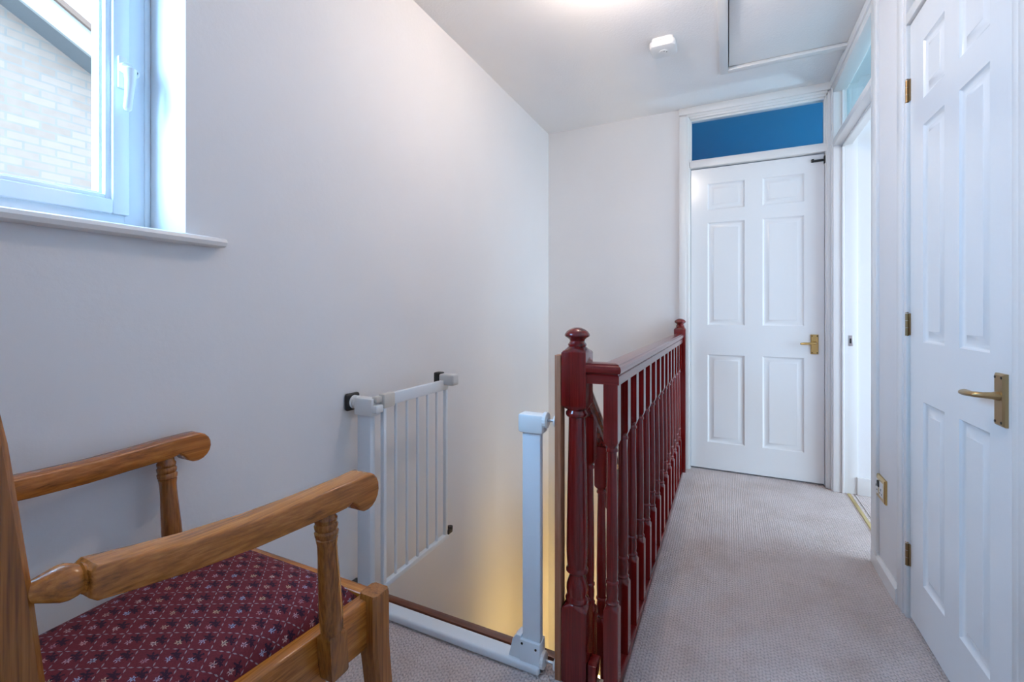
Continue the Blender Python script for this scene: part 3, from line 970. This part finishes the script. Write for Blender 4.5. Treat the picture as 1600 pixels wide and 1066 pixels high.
lamp('ceiling_lamp', 'lit bulb on a short holder close to the landing ceiling above the stairs', -0.36, 1.60, 0.11, 0.03, 'bulb')
lamp('near_end_fill', 'added fill globe hanging unseen over the near end of the landing', -0.25, -0.75, 0.42, 0.05, 'fillbulb')

# downstairs lamp (light seen from below) and an added fill bulb for the far room
for nm, loc, r, mt, lb in (('hall_lamp', (-0.22, 2.70, -1.24), 0.05, 'hallbulb', 'round warm hall lamp downstairs below the landing'),
                           ('far_room_fill', (1.0, 3.95, 1.3), 0.05, 'bluefill', 'added round fill light standing in for daylight in the room behind the far door')):
    m_ = MB()
    m_.lathe([(-r * math.cos(PI * k / 14), max(0.001, r * math.sin(PI * k / 14))) for k in range(15)], loc, 20)
    t = thing(nm, lb, 'lamp', (loc[0], loc[1], -0.2 if nm == 'hall_lamp' else CEIL - 0.012))
    obj('bulb', m_, mt, t)
    top = (-0.2 if nm == 'hall_lamp' else CEIL - 0.012) - loc[2]
    m_ = MB(); m_.lathe([(r * 0.98, 0.008), (top, 0.008)], loc, 10)
    obj('stem', m_, 'cable', t)

# ------------------------------------------------------------------ armchair
CXA = -0.90
ch = thing('armchair', 'oak armchair with a burgundy tapestry seat beside the left wall', 'armchair', (CXA, 0.46, 0))
def sx(side, x): return CXA + side * x          # side -1 = wall side, +1 = near side
# seat frame
m_ = MB()
m_.prism([(sx(-1, .245), .705), (sx(-1, .245), .733), (sx(1, .245), .733), (sx(1, .245), .705)], lambda a, b, t: (a, b, t), .362, .458, 0.004)
obj('front_rail', m_, 'oak_x', ch)
for sd in (-1, 1):
    m_ = MB()
    m_.prism([(sx(sd, .215), .715), (sx(sd, .245), .715), (sx(sd, .205), .20), (sx(sd, .175), .20)], lambda a, b, t: (a, b, t), .360, .458, 0.005)
    obj('side_rail', m_, 'oak_y', ch)
m_ = MB(); m_.box(sx(-1, .185), sx(1, .185), .175, .205, .36, .455, 0.004)
obj('back_rail', m_, 'oak_x', ch)
# legs
def leg(path, h, m):
    mb = MB(); rings = []
    for x, y, z, s_ in path:
        hx = h * s_; c = hx * 0.72
        rings.append([(x - hx, y - c, z), (x - c, y - hx, z), (x + c, y - hx, z), (x + hx, y - c, z), (x + hx, y + c, z), (x + c, y + hx, z), (x - c, y + hx, z), (x - hx, y + c, z)])
    mb.loft(rings)
    return obj('leg', mb, m, ch, ang=35)
for sd in (-1, 1):
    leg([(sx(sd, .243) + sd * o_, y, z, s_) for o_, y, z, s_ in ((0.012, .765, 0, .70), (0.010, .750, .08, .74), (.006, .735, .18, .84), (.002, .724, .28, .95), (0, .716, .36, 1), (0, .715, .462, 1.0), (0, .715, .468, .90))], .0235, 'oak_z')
    # back post carries on as the back leg
    m_ = MB(); rings = []
    for z, yf, dpt in ((0.0, .13, .036), (.15, .175, .042), (.30, .212, .050), (.45, .226, .056), (.63, .224, .056), (.745, .213, .052), (.904, .195, .048), (1.05, .170, .044), (1.16, .145, .038)):
        xa, xb = sx(sd, .205), sx(sd, .235)
        x0, x1 = min(xa, xb), max(xa, xb)
        rings.append([(x0, yf - dpt + .005, z), (x0 + .005, yf - dpt, z), (x1 - .005, yf - dpt, z), (x1, yf - dpt + .005, z), (x1, yf - .006, z), (x1 - .006, yf, z), (x0 + .006, yf, z), (x0, yf - .006, z)])
    m_.loft(rings)
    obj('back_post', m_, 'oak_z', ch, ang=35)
    # arm
    top = [(.252, .752), (.258, .757), (.30, .7525), (.36, .747), (.44, .744), (.52, .745), (.575, .747), (.605, .7475)]
    scr = [(.650 + .032 * math.cos(a), .7155 + .0335 * math.sin(a)) for a in [math.radians(q) for q in (95, 75, 55, 35, 15, -5, -25, -45, -65, -85, -105, -130, -155)]]
    bot = [(.612, .7085), (.598, .7045), (.575, .7035), (.52, .7035), (.44, .7025), (.36, .7065), (.30, .712), (.258, .716), (.252, .721)]
    of = .288 if sd > 0 else .280
    dy = -.024 if sd > 0 else .006
    xc = lambda y: .235 + (of - .235) * max(0, min(1, (y - .25) / (.60 - .25))) ** 0.8
    m_ = MB()
    m_.prism(top + scr + bot, lambda a, b, t: (sx(sd, xc(a) + t), a + dy * max(0, a - .25) / .40, b - .003), -.0225, .0225, 0.0045)
    ar = obj('armrest', m_, 'oak_y', ch, ang=35)
    # turned peg joining arm to back post
    m_ = MB(); rings = []
    A = Vector((sx(sd, .235), .256, .7365)); B = Vector((sx(sd, .2215), .205, .739))
    for t, r in ((0, .0150), (.10, .0185), (.13, .0165), (.20, .0185), (.32, .0205), (.45, .0200), (.60, .0168), (.78, .0130), (1.0, .0105)):
        c = A.lerp(B, t)
        rings.append([(c[0] + r * math.cos(q * PI / 10), c[1], c[2] + r * math.sin(q * PI / 10)) for q in range(20)])
    m_.loft(rings)
    obj('arm_peg', m_, 'oak_y', ch)
    # arm post: square foot lapped on the side rail, turned above
    m_ = MB(); rings = []
    P0 = Vector((sx(sd, .2475), .606, .372)); P1 = Vector((sx(sd, of - .004), .553 if sd > 0 else .596, .7045))
    for t, r, q in ((0, .0150, 1), (.015, .0185, 1), (.03, .0195, 1), (.262, .0195, 1), (.272, .0190, .8), (.282, .0188, .2), (.30, .0195, 0), (.38, .0205, 0), (.50, .0198, 0), (.64, .0180, 0), (.74, .0165, 0),
                    (.81, .0165, 0), (.845, .0182, 0), (.850, .0165, 0), (.858, .0190, 0), (.880, .0198, 0), (.892, .0175, 0), (.900, .0190, 0), (.918, .0196, 0), (.932, .0172, 0), (.940, .0185, 0), (.955, .0188, 0), (.968, .0160, 0), (1.0, .0155, 0)):
        c = P0.lerp(P1, t)
        ring = []
        for i in range(24):
            a = 2 * PI * i / 24; ca, sa = math.cos(a), math.sin(a)
            rr = r * (1 - q) + q * r / max(abs(ca), abs(sa))
            ring.append((c[0] + rr * ca * (0.85 if q else 1), c[1] + rr * sa, c[2]))
        rings.append(ring)
    m_.loft(rings)
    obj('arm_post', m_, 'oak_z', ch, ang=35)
# back: top rail, lower rail and spindles
m_ = MB()
m_.prism([(sx(-1, .21), 1.105), (sx(-1, .12), 1.145), (CXA, 1.165), (sx(1, .12), 1.145), (sx(1, .21), 1.105), (sx(1, .21), 1.03), (CXA, 1.06), (sx(-1, .21), 1.03)],
         lambda a, b, t: (a, .135 - (b - 1.1) * .15 + t, b), 0, .028, 0.004)
obj('top_rail', m_, 'oak_x', ch)
m_ = MB(); m_.box(sx(-1, .207), sx(1, .207), .178, .202, .56, .61, 0.004)
obj('lower_back_rail', m_, 'oak_x', ch)
for i in range(5):
    x = CXA - .14 + i * .07
    m_ = MB(); m_.tube([(x, .190, .605), (x, .180, .72), (x, .168, .85), (x, .150, 1.045)], [.008, .011, .011, .008], 12)
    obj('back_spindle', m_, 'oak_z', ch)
# seat cushion
m_ = MB()
nu, nv = 28, 30
vs = []; fs = []
for j in range(nv + 1):
    v = -1 + 2 * j / nv
    y = .225 + (.706 - .225) * (v + 1) / 2
    hw = .178 + (.218 - .178) * (v + 1) / 2
    for i in range(nu + 1):
        u = -1 + 2 * i / nu
        e = (1 - abs(u) ** 5) * (1 - abs(v) ** 6)
        z = .448 + .052 * max(0, e) ** 0.42
        # rounded plan corners
        kx = 1 - 0.05 * abs(v) ** 8
        vs.append((CXA + hw * u * kx, y, z))
for j in range(nv):
    for i in range(nu):
        a = j * (nu + 1) + i
        fs.append((a, a + 1, a + nu + 2, a + nu + 1))
o_ = len(vs)
vs += [(p[0], p[1], .40) for p in vs[:]]
for j in range(nv):
    for i in range(nu):
        a = o_ + j * (nu + 1) + i
        fs.append((a, a + nu + 1, a + nu + 2, a + 1))
edge = [i for i in range(nu + 1)] + [j * (nu + 1) + nu for j in range(1, nv + 1)] + [nv * (nu + 1) + i for i in range(nu - 1, -1, -1)] + [j * (nu + 1) for j in range(nv - 1, 0, -1)]
for q in range(len(edge)):
    a, b = edge[q], edge[(q + 1) % len(edge)]
    fs.append((a, a + o_, b + o_, b))
m_.add(vs, fs)
cu = obj('seat_cushion', m_, 'fabric', ch, ang=70)
cu['label'] = 'burgundy patterned seat cushion'

# ------------------------------------------------------------------ neighbouring house
nh = thing('neighbouring_house', 'pale brick gable wall and sloping roof verge outside the window', 'house', (-5.3, 0.8, -2.6))
sl_ = (3.085 - 3.424) / (2.043 - 1.469)
m_ = MB()
yA, zA = 1.469, 3.424
def zr(y): return zA + sl_ * (y - yA)
m_.prism([(3.6, -2.6), (3.6, zr(3.6) + .12), (-4.0, zr(-4.0) + .45), (-8, zr(-4.0) - 2.2), (-8, -2.6)], lambda a, b, t: (t, a, b), -5.6, -5.2)
obj('gable_wall', m_, 'brick', nh)
m_ = MB()
s2 = (3.235 - 3.46) / (1.945 - 1.507)
zb = lambda y: 3.46 + s2 * (y - 1.507)
zt = lambda y: 3.574 + s2 * (y - 1.691)
m_.prism([(-4.0, zb(-4.0)), (3.8, zb(3.8)), (3.8, zt(3.8)), (-4.0, zt(-4.0))], lambda a, b, t: (t, a, b), -4.97, -4.94)
obj('bargeboard', m_, 'barge', nh)
m_ = MB()
m_.prism([(-4.0, zb(-4.0) - .0), (3.8, zb(3.8) - .0), (3.8, zb(3.8) + .015), (-4.0, zb(-4.0) + .015)], lambda a, b, t: (t, a, b), -5.2, -4.97)
obj('soffit', m_, 'ply', nh)
m_ = MB()
m_.prism([(-4.0, zt(-4.0)), (3.9, zt(3.9)), (3.9, zt(3.9) + .05), (-4.0, zt(-4.0) + .05)], lambda a, b, t: (t, a, b), -9.0, -4.91)
obj('roof', m_, 'tile', nh)

m_ = MB(); m_.box(-30, -1.8, -25, 25, -2.75, -2.65); m_.box(3.4, 30, -25, 25, -2.75, -2.65)
M['ground'] = mat('paving', (0.38, 0.37, 0.35), 0.9)
tag(obj('ground', m_, 'ground'), 'paved ground outside around the house', 'ground', kind='structure')
